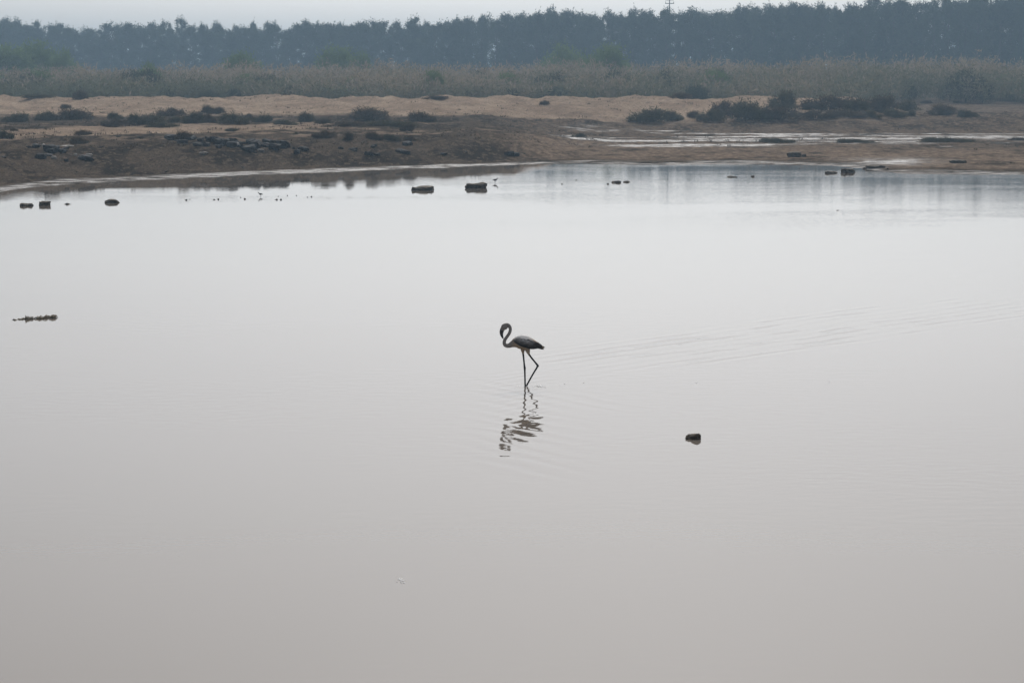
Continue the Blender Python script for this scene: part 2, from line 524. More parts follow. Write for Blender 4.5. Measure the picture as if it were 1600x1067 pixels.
# ------------------------------------------------------------------ round green trees in front of the wood
M_green = leaf_mat('green_foliage', (0.075, 0.120, 0.042), (0.150, 0.205, 0.080), 0.35, 0.5)
def make_round_tree(seed):
    rng = np.random.default_rng(seed)
    wood = [limb([(0, 0, -.3), (.1, 0, 1.2), (.0, .1, 2.2)], [.22, .18, .12])]
    base, dr, ln, wd = [], [], [], []
    for i in range(46):
        a = rng.uniform(0, 6.283); el = math.asin(rng.uniform(-.05, 1))
        R = rng.uniform(.75, 1.05)
        c = np.array([4.0 * R * math.cos(a) * math.cos(el), 4.0 * R * math.sin(a) * math.cos(el), 1.1 + 3.2 * R * math.sin(el)])
        wood.append(limb([(0, .05, 1.8), c * .55 + np.array([0, 0, .8]), c], [.09, .05, .015], 3))
        n = 150
        b = c + rng.normal(size=(n, 3)) * np.array([.75, .75, .42])
        base.append(b); dr.append(unit(rng.normal(size=(n, 3)) + np.array([0, 0, .3])))
        ln.append(rng.uniform(.2, .45, n)); wd.append(rng.uniform(.12, .25, n))
    Vc, Fl = blades(np.concatenate(base), np.concatenate(dr), np.concatenate(ln), np.concatenate(wd), rng)
    Vw, Fw = merge(wood)
    a, b = np_mesh('round_tree_trunk', Vw, Fw), np_mesh('round_tree_crown', Vc, Fl)
    a.materials.append(M_bark); b.materials.append(M_green)
    return a, b
ROUND_M = [make_round_tree(400 + i) for i in range(3)]
for i, (px, ytop, wpx, d, lab) in enumerate([
    (20, 84, 100, 330, 'broad green tree at the left edge in front of the wood'),
    (62, 80, 80, 335, 'tallest of the pale green trees near the left edge'),
    (108, 92, 46, 325, 'small pale green tree at the right end of the left thicket'),
    (-40, 80, 90, 335, 'broad green tree just past the left edge of the reeds'),
    (380, 96, 62, 300, 'low green domed tree in the reeds left of the middle'),
    (237, 112, 46, 262, 'low green bushy tree sunk in the reeds on the left'),
    (530, 86, 66, 320, 'rounded dark green tree above the reeds left of the middle'),
    (568, 96, 34, 310, 'small green tree touching the rounded one above the reeds'),
    (878, 84, 66, 325, 'left of the two green domed trees right of the middle'),
    (945, 84, 80, 300, 'larger right one of the two green domed trees above the reeds'),
]):
    X0 = (px - 800) / F * d; z0 = float(terrain(X0, d))
    hh = H + (110 - ytop + 12) * d / F - z0
    w = 1.15 * wpx * d / F
    t = thing('round_tree', (X0, d, z0), lab, 'tree', 'green trees behind the reeds')
    t.scale = (w / 9.4, w / 9.4, hh / 4.7); t.rotation_euler = (0, 0, i * 1.7)
    link('trunk', ROUND_M[i % 3][0], t); link('crown', ROUND_M[i % 3][1], t)

# ------------------------------------------------------------------ reed bed
def reed_bed():
    rng = np.random.default_rng(77)
    n = 46000
    Y = 214 + 96 * rng.random(n) ** 1.25
    X = (rng.random(n) - .5) * 2 * (Y * 0.25 + 34)
    px = column(X, Y)
    front = 224 + 10 * fbm(X / 12.0, X / 31.0, 3, 501) + 26 * sm((px - 1280) / 200)
    keep = Y > front
    X, Y, px = X[keep], Y[keep], px[keep]
    n = len(X)
    z0 = terrain(X, Y)
    ytop = np.interp(px, [-400, 0, 400, 500, 640, 760, 860, 1000, 1100, 1300, 1600, 2000], [112, 112, 107, 104, 103, 106, 98, 103, 101, 96, 92, 90])
    clump = fbm(X / 6.0, Y / 9.0, 3, 511); clump2 = fbm(X / 1.8, Y / 2.4, 2, 521)
    t = (Y - 224) / 80.0
    top_abs = H + (110 - ytop) * 275 / F
    hh = np.maximum((top_abs - z0) * (0.58 + 0.42 * np.clip(t * 1.5, 0, 1)) * (1 + .34 * clump + .20 * clump2) * rng.uniform(.62, 1.08, n), .8)
    base = np.stack([X, Y, z0 - .1], 1)
    lean = rng.normal(size=(n, 3)) * np.array([.22, .2, 0]) + np.array([.03, 0, 1])
    d = unit(lean)
    broad = fbm(X / 16.0, Y / 14.0, 3, 531)
    tone = np.clip(.35 + .8 * (t - .25) + .9 * broad + .6 * clump + .3 * clump2 + rng.normal(0, .10, n), 0, 1)  # front rows toned darker, painting in the shade at the reed bases
    Vs, Ts, Ps = [], [], []
    V, _ = blades(base, d, hh, rng.uniform(.03, .06, n), rng); Vs.append(V); Ts.append(tone); Ps.append(np.zeros(n))
    for k in range(8):
        f = rng.uniform(.15, 1.0, n) ** .75
        b = base + d * (hh * f)[:, None] + rng.normal(size=(n, 3)) * np.array([.22, .22, .05])
        dd = unit(rng.normal(size=(n, 3)) * np.array([.8, .8, .5]) + np.array([0, 0, .55]))
        V, _ = blades(b, dd, rng.uniform(.35, .85, n), rng.uniform(.09, .20, n), rng); Vs.append(V); Ts.append(tone + rng.normal(0, .12, n)); Ps.append(np.zeros(n))
    pl = (rng.random(n) < .08 + .6 * tone)
    V, _ = blades((base + d * (hh * .93)[:, None])[pl], unit(d + rng.normal(size=(n, 3)) * .25)[pl], rng.uniform(.35, .7, n)[pl], rng.uniform(.08, .16, n)[pl], rng)
    Vs.append(V); Ts.append(tone[pl]); Ps.append(np.ones(pl.sum()))
    V = np.concatenate(Vs)
    me = np_mesh('reed_bed', V, np.arange(len(V)).reshape(-1, 4))
    attr(me, 'tone', np.repeat(np.concatenate(Ts), 4)); attr(me, 'plume', np.repeat(np.concatenate(Ps), 4))
    m, nt, p, out = new_mat('reeds')
    nt.nodes.remove(p)
    c = mixc(nt, getattr_node(nt, 'tone'), (0.112, 0.120, 0.078), (0.275, 0.222, 0.158))
    c = mixc(nt, getattr_node(nt, 'plume'), c, (0.270, 0.222, 0.178))
    df = nt.nodes.new('ShaderNodeBsdfDiffuse'); tr = nt.nodes.new('ShaderNodeBsdfTranslucent')
    nt.links.new(c, df.inputs[0]); nt.links.new(c, tr.inputs[0])
    mx = nt.nodes.new('ShaderNodeMixShader'); mx.inputs[0].default_value = .4
    nt.links.new(df.outputs[0], mx.inputs[1]); nt.links.new(tr.outputs[0], mx.inputs[2]); nt.links.new(mx.outputs[0], out.inputs['Surface'])
    tag(link('reed_bed', me, None, m), 'tall dry reed bed with pale plumes between sand and wood', 'reeds', kind='stuff')
reed_bed()

# grey green scrub clumps standing in the reeds
M_scrub = leaf_mat('scrub_foliage', (0.040, 0.048, 0.032), (0.095, 0.100, 0.065), 0.3, 0.6)
SCRUB_M = []
for a_, b_ in ROUND_M:
    c_ = b_.copy(); c_.materials.clear(); c_.materials.append(M_scrub); SCRUB_M.append((a_, c_))
rs = random.Random(44)
for i, (px, yb, wpx, hpx) in enumerate([(16, 148, 22, 16), (60, 149, 26, 18), (128, 150, 34, 26), (205, 150, 40, 22), (265, 150, 30, 24), (330, 149, 36, 20), (372, 146, 30, 22), (455, 150, 34, 24), (520, 146, 44, 22), (580, 150, 30, 18), (668, 146, 34, 30), (735, 149, 40, 22), (800, 150, 34, 24), (868, 147, 46, 26), (930, 150, 40, 22), (990, 146, 36, 26), (1085, 148, 46, 30), (1160, 150, 40, 24), (1225, 148, 30, 22), (1310, 148, 44, 26), (1380, 149, 36, 22), (1415, 140, 26, 26), (1480, 148, 40, 22), (1530, 146, 36, 30), (1590, 150, 44, 24)]):
    d = 226 + rs.uniform(0, 12) + (26 if px > 1330 else 0)
    X0 = (px - 800) / F * d; z0 = float(terrain(X0, d)); sc = d / F
    where = 'left of the middle' if px < 640 else ('behind the middle dune' if px < 1240 else 'on the right')
    t = thing('scrub_clump', (X0, d, z0), 'dull grey green rounded scrub at the front of the reeds ' + where, 'shrub', 'scrub in the reeds ' + where)
    t.scale = (wpx * sc / 9.0, wpx * sc / 9.0, (hpx + 6) * sc / 4.7); t.rotation_euler = (0, 0, i * 2.1)
    link('stem', SCRUB_M[i % 3][0], t); link('foliage', SCRUB_M[i % 3][1], t)

for i in range(46):
    px = rs.uniform(-60, 1660); d = rs.uniform(232, 285) + (18 if px > 1330 else 0)
    X0 = (px - 800) / F * d; z0 = float(terrain(X0, d)); sc = d / F
    where = 'on the left' if px < 530 else ('in the middle' if px < 1070 else 'on the right')
    t = thing('scrub_clump', (X0, d, z0), 'hazy green scrub half sunk in the reed belt ' + where, 'shrub', 'scrub half sunk in the reeds ' + where)
    w = rs.uniform(2.2, 5.0); hh = rs.uniform(2.6, 4.1)
    t.scale = (w / 9.0, w / 9.0, hh / 4.7); t.rotation_euler = (0, 0, i * 2.1)
    link('stem', SCRUB_M[i % 3][0], t); link('foliage', (SCRUB_M if i % 3 else ROUND_M)[i % 3][1], t)

# ------------------------------------------------------------------ shrubs on the sand
M_bush = leaf_mat('shrub_foliage', (0.050, 0.039, 0.028), (0.125, 0.098, 0.068), 0.25, 2.0)
M_bush_green = leaf_mat('green_shrub_foliage', (0.046, 0.044, 0.029), (0.115, 0.104, 0.064), 0.25, 2.0)
M_twig = plain_mat('twigs', (0.045, 0.036, 0.03), (0.09, 0.075, 0.06), 8)
def make_bush(seed, flat=False):
    rng = np.random.default_rng(seed)
    base, dr, ln, wd, wood = [], [], [], [], []
    lob = 26
    hx, hy, hd = rng.uniform(-.35, .35), rng.uniform(-.3, .3), rng.uniform(.5, .8)
    for i in range(lob):
        a = rng.uniform(0, 6.283); R = math.sqrt(rng.random()) * .85
        cx, cy = R * math.cos(a), R * math.sin(a)
        dome = max(0.12, 1 - ((cx - hx) ** 2 + (cy - hy) ** 2) / (hd + .55)) ** .7
        top = dome * rng.uniform(.45, 1.12)
        c = np.array([cx, cy, top * .70])
        wood.append(limb([(cx * .3, cy * .3, -.1), c * .6, c * np.array([1, 1, 1.12])], [.03, .018, .005], 3))
        n = int(rng.integers(70, 190))
        b = c + rng.normal(size=(n, 3)) * np.array([.13, .13, .17])
        b[:, 2] = np.clip(b[:, 2], .0, 1.1)
        base.append(b); dr.append(unit(b * np.array([1, 1, .8]) + rng.normal(size=(n, 3)) * .45 + np.array([0, 0, .5])))
        ln.append(rng.uniform(.05, .22, n)); wd.append(rng.uniform(.025, .06, n))
    n = 380
    a = rng.uniform(0, 6.283, n); R = np.sqrt(rng.uniform(.02, 1.05, n))
    b = np.stack([R * np.cos(a), R * np.sin(a), rng.uniform(.0, .28, n)], 1)
    base.append(b); dr.append(unit(b * .6 + rng.normal(size=(n, 3)) * .4 + np.array([0, 0, .3]))); ln.append(rng.uniform(.08, .25, n)); wd.append(rng.uniform(.03, .07, n))
    V, Fl = blades(np.concatenate(base), np.concatenate(dr), np.concatenate(ln), np.concatenate(wd), rng)
    Vw, Fw = merge(wood)
    return np_mesh('shrub_stems', Vw, Fw), np_mesh('shrub_foliage', V, Fl)
BUSH_M = []
for i in range(8):
    a, b = make_bush(500 + i)
    a.materials.append(M_twig); b.materials.append(M_bush if i % 2 else M_bush_green)
    BUSH_M.append((a, b))

GROUP_SLOPE = 'shrubs at the foot of the sandy slope'
BUSHES = [
 # px, base y, width px, height px, label
 (25, 191, 40, 14, 'dark shrub on the sand at the far left edge'),
 (72, 188, 37, 13, 'second dark shrub from the left edge on the sand'),
 (118, 187, 56, 16, 'wide dark shrub third from the left on the sand'),
 (103, 169, 17, 6, 'small lone shrub high on the left sand slope'),
 (181, 186, 24, 10, 'dark rounded shrub above the long low mat of scrub on the left'),
 (180, 197, 42, 12, 'low spreading shrub at the left end of the scrub mat'),
 (212, 195, 28, 16, 'greyish upright shrub in the left scrub mat'),
 (241, 195, 38, 17, 'dense shrub in the middle of the left scrub mat'),
 (268, 182, 43, 13, 'green topped shrub standing behind the left scrub mat'),
 (252, 199, 50, 8, 'long low mat of scrub under the left shrubs'),
 (273, 191, 24, 9, 'small brown shrub between two dense left shrubs'),
 (303, 193, 33, 17, 'dense dark shrub below the twin tall shrubs'),
 (325, 178, 20, 13, 'taller dark one of the twin shrubs on the sand'),
 (343, 178, 24, 10, 'lower right one of the twin shrubs on the sand'),
 (326, 192, 24, 14, 'dark narrow shrub beneath the twin shrubs'),
 (364, 194, 48, 16, 'broad dense shrub right of the twin shrubs'),
 (390, 187, 16, 9, 'tiny shrub tucked behind the broad dense shrub'),
 (410, 191, 32, 11, 'low shrub right of the broad dense shrub'),
 (6, 216, 30, 12, 'shrub on the mud bank cut by the left edge'),
 (22, 205, 13, 5, 'small brown tuft beside the left edge shrub'),
 (130, 211, 27, 8, 'low shrub on the edge of the left sand strip'),
 (125, 225, 30, 11, 'dull brown shrub on the dark mud at left'),
 (288, 219, 28, 14, 'spiky dark shrub at the head of the rubble'),
 (363, 205, 24, 5, 'flat brown shrub on the sand strip right of the rubble'),
 (446, 195, 36, 8, 'low dark scrub left of the fan shaped shrub'),
 (479, 191, 26, 15, 'fan shaped upright shrub left of the middle dome'),
 (578, 187, 60, 18, 'largest dome shaped shrub on the middle of the slope'),
 (540, 198, 70, 9, 'long low scrub left below the dome shrub'),
 (612, 198, 84, 10, 'long low scrub right below the dome shrub'),
 (660, 190, 42, 15, 'rounded shrub right of the dome shrub'),
 (505, 194, 28, 9, 'small scrub between the fan and dome shrubs'),
 (636, 205, 22, 11, 'loose twiggy shrub below the rounded shrub'),
 (507, 215, 38, 11, 'green low shrub on the bank edge, leftmost of a row'),
 (544, 218, 17, 11, 'small round shrub, second in the bank edge row'),
 (585, 219, 26, 13, 'dark shrub, third in the bank edge row'),
 (612, 219, 28, 10, 'brown shrub, fourth in the bank edge row'),
 (641, 220, 22, 8, 'faint last shrub of the bank edge row'),
 (462, 210, 9, 4, 'tiny brown tuft left of the bank edge row'),
 (1011, 190, 58, 20, 'dense dark shrub, first of the right dune group'),
 (1052, 188, 30, 15, 'smaller dark shrub touching the first dune shrub'),
 (1085, 183, 24, 9, 'low shrub in the gap of the right dune group'),
 (1112, 189, 44, 16, 'dark shrub at the foot of the big dune thicket'),
 (1133, 181, 46, 22, 'grey twiggy shrub at the left of the dune thicket'),
 (1176, 187, 62, 28, 'wide dark shrub of the dune thicket'),
 (1224, 172, 42, 27, 'tallest rounded shrub of the dune thicket'),
 (1216, 186, 64, 18, 'low dark shrub below the tallest thicket shrub'),
 (1294, 172, 84, 21, 'long flat topped shrub right of the sand gap'),
 (1272, 185, 66, 12, 'low front scrub below the flat topped shrub'),
 (1322, 183, 60, 11, 'low brown front scrub further right in the thicket'),
 (1338, 172, 40, 19, 'dark shrub between flat topped and peaked shrubs'),
 (1376, 171, 48, 21, 'peaked dark shrub near the right of the thicket'),
 (1414, 173, 50, 14, 'sloping shrub at the right tail of the thicket'),
 (1362, 183, 32, 10, 'small front shrub under the peaked shrub'),
 (1397, 183, 36, 12, 'round front shrub on the pale sand tail'),
 (1422, 181, 16, 8, 'tiny round shrub beside the pale sand tail'),
 (1470, 179, 46, 15, 'ragged brown shrub on the flats right of the dune'),
 (1512, 183, 32, 11, 'dark low shrub, last one right of the dune'),
 (1447, 162, 20, 5, 'faint shrub on the far flats behind the dune tail'),
 (1497, 161, 16, 4, 'smaller faint shrub on the far flats at right'),
 (1580, 159, 52, 8, 'low dark scrub on the far flats at the right edge'),
 (851, 163, 15, 6, 'lone grey shrub on the bare middle slope'),
 (1062, 154, 36, 9, 'dark scrub on the crest against the reeds'),
 (680, 155, 40, 5, 'low scrub along the crest in the middle'),
 (60, 153, 50, 6, 'low scrub on the crest at far left'),
 (125, 156, 24, 14, 'dark upright shrub on the crest at left'),
 (905, 214, 24, 6, 'small dark hummock plant at the start of the pools'),
 (1212, 223, 56, 7, 'dark low plants on the left hummock of the flats'),
 (1336, 223, 56, 6, 'dark low plants on the middle hummock of the flats'),
 (1478, 222, 84, 7, 'long dark plants on the right hummock of the flats'),
 (1590, 219, 34, 4, 'dark low plants on the flats at the right edge'),
]
rb = random.Random(21)
for (px, py, w, hgt, lab) in BUSHES:
    p = on_ground(px, py)
    sc = p.y / F
    t = thing('shrub', (p.x, p.y, p.z - .04), lab, 'shrub', GROUP_SLOPE if p.y > 140 else 'shrubs on the near bank')
    rx = w * sc / 2 * 1.02
    t.scale = (rx, min(rx, 1.4) * .9, hgt * sc / .95)
    k = rb.randrange(8)
    f = rb.random() < .5
    if f: t.scale.x *= -1
    link('stem', BUSH_M[k][0], t); link('foliage', BUSH_M[k][1], t)

# little dry tufts nobody could count
def tufts():
    rng = np.random.default_rng(91)
    base = []
    n = 5200
    px = rng.uniform(-300, 1900, n); Y = rng.uniform(112, 222, n); X = (px - 800) / F * Y
    s = shore_s(X, Y); nn = fbm(X / 5, Y / 4, 3, 611)
    flat = (px > 840) & (Y < 176)
    keep = (s > 9) & (nn > .12) & ~(flat & (nn < .42))
    X, Y = X[keep], Y[keep]; z = terrain(X, Y)
    k = 7
    b = np.repeat(np.stack([X, Y, z], 1), k, 0) + rng.normal(size=(len(X) * k, 3)) * np.array([.13, .13, .0])
    d = unit(rng.normal(size=(len(b), 3)) * .5 + np.array([0, 0, 1]))
    V, Fl = blades(b, d, rng.uniform(.06, .24, len(b)), rng.uniform(.03, .07, len(b)), rng)
    tag(link('dry_tufts', np_mesh('dry_tufts', V, Fl), None, M_bush), 'scattered small dry tufts over sand and mud', 'tufts', kind='stuff')
tufts()

# ------------------------------------------------------------------ stones
M_rock = plain_mat('weathered_rock', (0.028, 0.023, 0.019), (0.105, 0.082, 0.060), 7.0, .9, .03)
M_rubble = plain_mat('dark_rubble', (0.016, 0.016, 0.017), (0.060, 0.057, 0.056), 6.0, .9, .02)
M_pale = plain_mat('pale_stone', (0.30, 0.28, 0.26), (0.52, 0.49, 0.46), 6.0, .85, .01)

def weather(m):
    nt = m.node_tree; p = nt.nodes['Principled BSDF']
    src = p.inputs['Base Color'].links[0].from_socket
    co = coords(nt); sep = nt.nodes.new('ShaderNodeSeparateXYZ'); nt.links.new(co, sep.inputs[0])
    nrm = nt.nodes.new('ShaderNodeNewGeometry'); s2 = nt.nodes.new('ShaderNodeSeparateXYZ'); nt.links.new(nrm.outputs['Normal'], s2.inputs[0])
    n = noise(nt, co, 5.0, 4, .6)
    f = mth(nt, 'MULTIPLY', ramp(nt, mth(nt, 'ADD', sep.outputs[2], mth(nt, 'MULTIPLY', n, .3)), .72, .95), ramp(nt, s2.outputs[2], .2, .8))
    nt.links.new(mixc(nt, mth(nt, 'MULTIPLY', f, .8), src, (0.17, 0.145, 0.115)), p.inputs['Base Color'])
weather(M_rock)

def rock_mesh(name, seed, boxy=.6, sub=5):
    import bmesh
    bm = bmesh.new()
    bmesh.ops.create_cube(bm, size=2.0)
    bmesh.ops.subdivide_edges(bm, edges=bm.edges[:], cuts=sub, use_grid_fill=True)
    rng = np.random.default_rng(seed)
    V = np.array([v.co for v in bm.verts])
    sph = V / np.linalg.norm(V, axis=1, keepdims=True)
    V2 = V * boxy + sph * (1.15 - boxy * .85)
    o = rng.uniform(0, 50, 3)
    dsp = fbm(V[:, 0] * 1.1 + o[0] + V[:, 2] * .7, V[:, 1] * 1.1 + o[1] - V[:, 2] * .6, 3, seed)
    dsp2 = fbm(V[:, 0] * 3.3 + o[2], V[:, 2] * 3.0 + V[:, 1] * 2 + o[1], 2, seed + 5)
    V2 = V2 * (1 + .34 * dsp + .17 * dsp2)[:, None]
    V2[:, 2] += .22 * fbm(V[:, 0] * 1.5 + o[1], V[:, 1] * .9, 2, seed + 9) * (V[:, 2] > 0)
    for v, c in zip(bm.verts, V2): v.co = c
    mn, mxx = V2.min(0), V2.max(0)
    for v in bm.verts:
        v.co.x = (v.co.x - (mn[0] + mxx[0]) / 2) / (mxx[0] - mn[0])
        v.co.y = (v.co.y - (mn[1] + mxx[1]) / 2) / (mxx[1] - mn[1])
        v.co.z = (v.co.z - mn[2]) / (mxx[2] - mn[2])
    me = bpy.data.meshes.new(name); bm.to_mesh(me); bm.free()
    return me

def place_rock(name, px, py, wpx, hpx, label, cat, group, seed, water=True, mat=None, boxy=.6, depth=.8):
    p = on_water(px, py) if water else on_ground(px, py)
    sc = p.y / F
    o = link(name, rock_mesh(name, seed, boxy, 7), None, mat or M_rock)
    w, h = wpx * sc, hpx * sc
    under = .25 if water else h * .25
    o.scale = (w, max(w * depth, .12), h + under)
    o.location = (p.x, p.y, p.z - under)
    tag(o, label, cat, group)
    return o

WG = 'rocks standing in the water'
ROCKS = [
 (41, 322, 22, 5, 'low brown rock nearest the left edge in the still water', .6),
 (70, 321, 18, 7, 'squarish brown rock second from the left edge in the water', .6),
 (106, 319.5, 14, 2.2, 'tiny flat rock between the left pair and the next rock', .4),
 (176, 317, 26, 6, 'lens shaped rock right of the left pair in the water', .5),
 (660, 297, 38, 7, 'blocky dark rock, left of the two big ones below the shore', .7),
 (743, 294, 37, 9, 'peaked dark rock, right of the two big ones below the shore', .6),
 (963, 285.5, 17, 3.4, 'small bumpy rock in mid water, left of a close pair', .3),
 (979, 285, 14, 2.6, 'small bumpy rock in mid water, right of a close pair', .3),
 (1144, 277, 18, 2.2, 'thin dark rock barely above water right of the middle', .4),
 (1176, 276.5, 8, 2.4, 'tiny dark rock beside the thin one right of the middle', .5),
 (1299, 271, 22, 4, 'low flat dark rock left of the pair by the right shore', .7),
 (1325, 270, 24, 7, 'taller dark rock right of the pair by the right shore', .8),
 (1083, 685, 27, 9, 'lone dark jagged rock in the foreground right of the bird', .3),
]
for i, (px, py, w, h, lab, bx) in enumerate(ROCKS):
    place_rock('rock', px, py, w, h, lab, 'rock', WG, 700 + i if i < 12 else 731, True, None, bx)
for i, (px, py, w, h, lab) in enumerate([
 (1368, 263, 32, 5, 'flat dark rock on the pale wet spit of the right shore'),
 (1352, 264, 8, 2.5, 'small stone left of the flat rock on the spit'),
 (1387, 265, 4, 2, 'pebble right of the flat rock on the spit'),
 (1240, 245, 24, 8, 'dark mound shaped rock on the right mud flat'),
 (1256, 245, 8, 4, 'small stone beside the mound shaped rock'),
 (1497, 255, 28, 5, 'long dark slab lying on the right brown shore'),
]):
    place_rock('rock', px, py, w, h, lab, 'rock', 'rocks on the right shore', 740 + i, False, None, .6)
for i, (px, py, w) in enumerate([(291, 313, 4), (297, 312, 2), (335, 312.5, 5), (341, 312, 4), (376, 309, 3), (383, 311.5, 5), (432, 312.5, 6), (439, 312.5, 4), (435, 307, 3), (449, 306, 3), (463, 306, 3), (481, 308.5, 3), (487, 308, 4), (900, 282, 3), (878, 288, 3), (950, 288, 4), (1309, 329, 9), (1249, 264, 3)]):
    place_rock('small_stone', px, py, w, (1.0 if w > 8 else 2.0) if w > 3 else 1.3, 'small dark stone tip just breaking the calm far water', 'stone', 'small stones in the far water', 760 + i, True, None, .3)
for i, (px, py, w, h, lab) in enumerate([
 (68, 229, 8, 4, 'pale stone highest of a scatter on the left mud'),
 (80, 237, 9, 5, 'pale rounded stone in the middle of the left scatter'),
 (84, 248, 9, 4, 'greyish stone lowest of the left scatter'),
 (118, 244, 6, 4, 'whitest stone right of the left scatter'),
 (139, 243, 11, 3, 'flat pale stone right of the whitest stone'),
 (104, 229, 24, 2, 'long thin pale slab on the left mud'),
 (368, 229, 13, 7, 'pale tilted stone among the dark rubble'),
 (318, 241, 14, 3, 'small pale flat stone below the dark rubble'),
 (407, 236, 12, 3, 'pale stone at the right of the dark rubble'),
]):
    place_rock('pale_stone', px, py, w, h, lab, 'stone', 'pale stones on the mud bank', 790 + i, False, M_pale, .2)
RUB = [rock_mesh('rubble_stone', 820 + i, .55, 3) for i in range(6)]
for m_ in RUB: m_.materials.append(M_rubble)
rr = random.Random(3)
for i in range(150):
    if i < 110:
        px = rr.gauss(375, 70); py = 218 + (px - 300) * .065 + abs(rr.gauss(0, 1)) * 5.5
        lab, g = 'dark broken stone in the rubble on the left bank', 'dark rubble on the left bank'
    elif i < 130:
        px = rr.gauss(70, 40); py = rr.uniform(230, 252)
        lab, g = 'dark stone scattered on the mud near the left edge', 'dark stones near the left edge'
    else:
        px = rr.uniform(520, 830); py = rr.uniform(226, 246)
        lab, g = 'dark stone on the mud bank in the middle', 'dark stones on the middle bank'
    p = on_ground(px, py); sc = p.y / F
    o = link('rubble_stone', RUB[i % 6]); tag(o, lab, 'stone', g)
    w = rr.choice((4, 6, 8, 11, 16, 20)) * rr.uniform(.8, 1.2) * sc
    o.scale = (w, w * rr.uniform(.6, 1), w * rr.uniform(.3, .6)); o.location = (p.x, p.y, p.z - .06)
    o.rotation_euler = (rr.uniform(-.2, .2), rr.uniform(-.2, .2), rr.uniform(0, 6.28))

# ------------------------------------------------------------------ utility pole behind the wood
M_metal = plain_mat('galvanised_steel', (0.07, 0.072, 0.075), (0.12, 0.122, 0.125), 3, .6)
pd = 445.0
pX = (1043 - 800) / F * pd; pz = float(terrain(pX, pd))
pole = thing('utility_pole', (pX, pd, pz), 'thin grey utility pole with crossarms rising above the trees', 'pole')
def zt(y): return H + (110 - y) * pd / F - pz
V, Fq = limb([(0, 0, -.5), (0, 0, 10), (0, 0, zt(-5))], [.20, .15, .09], 8); link('mast', np_mesh('mast', V, Fq, True), pole, M_metal)
for yy, hw, th in ((8.3, .95, .075), (4.0, .85, .035)):
    link('crossarm', box_mesh('crossarm', -hw, hw, -.16 - th, -.16 + th, zt(yy) - th, zt(yy) + th), pole, M_metal)
V, Fq = merge([limb([(-.85, -.16, zt(4)), (-.92, -.16, zt(8.3))], [.02, .02], 4), limb([(.85, -.16, zt(4)), (.92, -.16, zt(8.3))], [.02, .02], 4)])
link('brace', np_mesh('brace', V, Fq), pole, M_metal)
for sx in (-.85, 0.0, .85):
    V, Fq = limb([(sx, -.17, zt(8.3) + .05), (sx, -.17, zt(8.3) + .18), (sx, -.17, zt(8.3) + .32)], [.05, .08, .04], 6)
    link('insulator', np_mesh('insulator', V, Fq, True), pole, M_metal)

# bare tree at the right edge
bd = 398.0
bX = (1588 - 800) / F * bd; bz = float(terrain(bX, bd))
dt = thing('bare_tree', (bX, bd, bz), 'bare forked stems poking above the wood at the right edge', 'tree')
zb = lambda y: H + (110 - y) * bd / F - bz
V, Fq = merge([limb([(0, 0, -.3), (0, 0, 6), (.05, 0, zb(12)), (-.35, 0, zb(-6))], [.2, .15, .10, .06]), limb([(.05, 0, zb(14)), (.22, 0, zb(-8))], [.09, .05])])
link('trunk', np_mesh('trunk', V, Fq), dt, M_bark)

# ------------------------------------------------------------------ birds: body tools
def sweep(points, k=14, sub=5):
    """points: (x, z, r_inplane, r_y, y) -> smooth tube in the XZ plane"""
    P = np.array(points, float)
    n = len(P)
    out = []
    for i in range(n - 1):
        p0, p1, p2, p3 = P[max(i - 1, 0)], P[i], P[i + 1], P[min(i + 2, n - 1)]
        for j in range(sub):
            t = j / sub
            out.append(.5 * ((2 * p1) + (-p0 + p2) * t + (2 * p0 - 5 * p1 + 4 * p2 - p3) * t * t + (-p0 + 3 * p1 - 3 * p2 + p3) * t ** 3))
    out.append(P[-1]); out = np.array(out)
    V = []; Fq = []
    m = len(out)
    for i in range(m):
        a, b = out[max(i - 1, 0)], out[min(i + 1, m - 1)]
        d = b[:2] - a[:2]; d /= max(np.linalg.norm(d), 1e-9); nx, nz_ = -d[1], d[0]
        x, z, r, ry, y = out[i]; r = max(r, 1e-4); ry = max(ry, 1e-4)
        for j in range(k):
            t = 2 * math.pi * j / k
            V.append((x + nx * r * math.cos(t), y + ry * math.sin(t), z + nz_ * r * math.cos(t)))
    for i in range(m - 1):
        for j in range(k):
            Fq.append((i * k + j, i * k + (j + 1) % k, (i + 1) * k + (j + 1) % k, (i + 1) * k + j))
    V = list(V)
    for ring, c in ((0, out[0]), (m - 1, out[-1])):
        ci = len(V); V.append((c[0], c[4], c[1]))
        for j in range(0, k, 2):
            q = (ring * k + j, ring * k + (j + 1) % k, ring * k + (j + 2) % k, ci)
            Fq.append(q if ring else q[::-1])
    return np.array(V), np.array(Fq)

def fuse(name, parts, voxel):
    """one continuous skin from overlapping tubes"""
    V, Fq = merge(parts)
    me = np_mesh(name, V, Fq, True)
    o = bpy.data.objects.new(name, me); COL.objects.link(o)
    r = o.modifiers.new('r', 'REMESH'); r.mode = 'VOXEL'; r.voxel_size = voxel; r.use_smooth_shade = True
    s = o.modifiers.new('s', 'SMOOTH'); s.iterations = 3; s.factor = .5
    dg = bpy.context.evaluated_depsgraph_get()
    ev = bpy.data.meshes.new_from_object(o.evaluated_get(dg))
    bpy.data.objects.remove(o); bpy.data.meshes.remove(me)
    ev.name = name
    return ev

def zx(p, y=0.0):      # sketch units (1/700 m, origin where the legs meet the water)
    x, z, r = p[0], p[1], p[2]
    ry = p[3] if len(p) > 3 else r
    yy = p[4] if len(p) > 4 else y
    return ((x - 620) / 700, (935 - z) / 700, r / 700, ry / 700, yy)

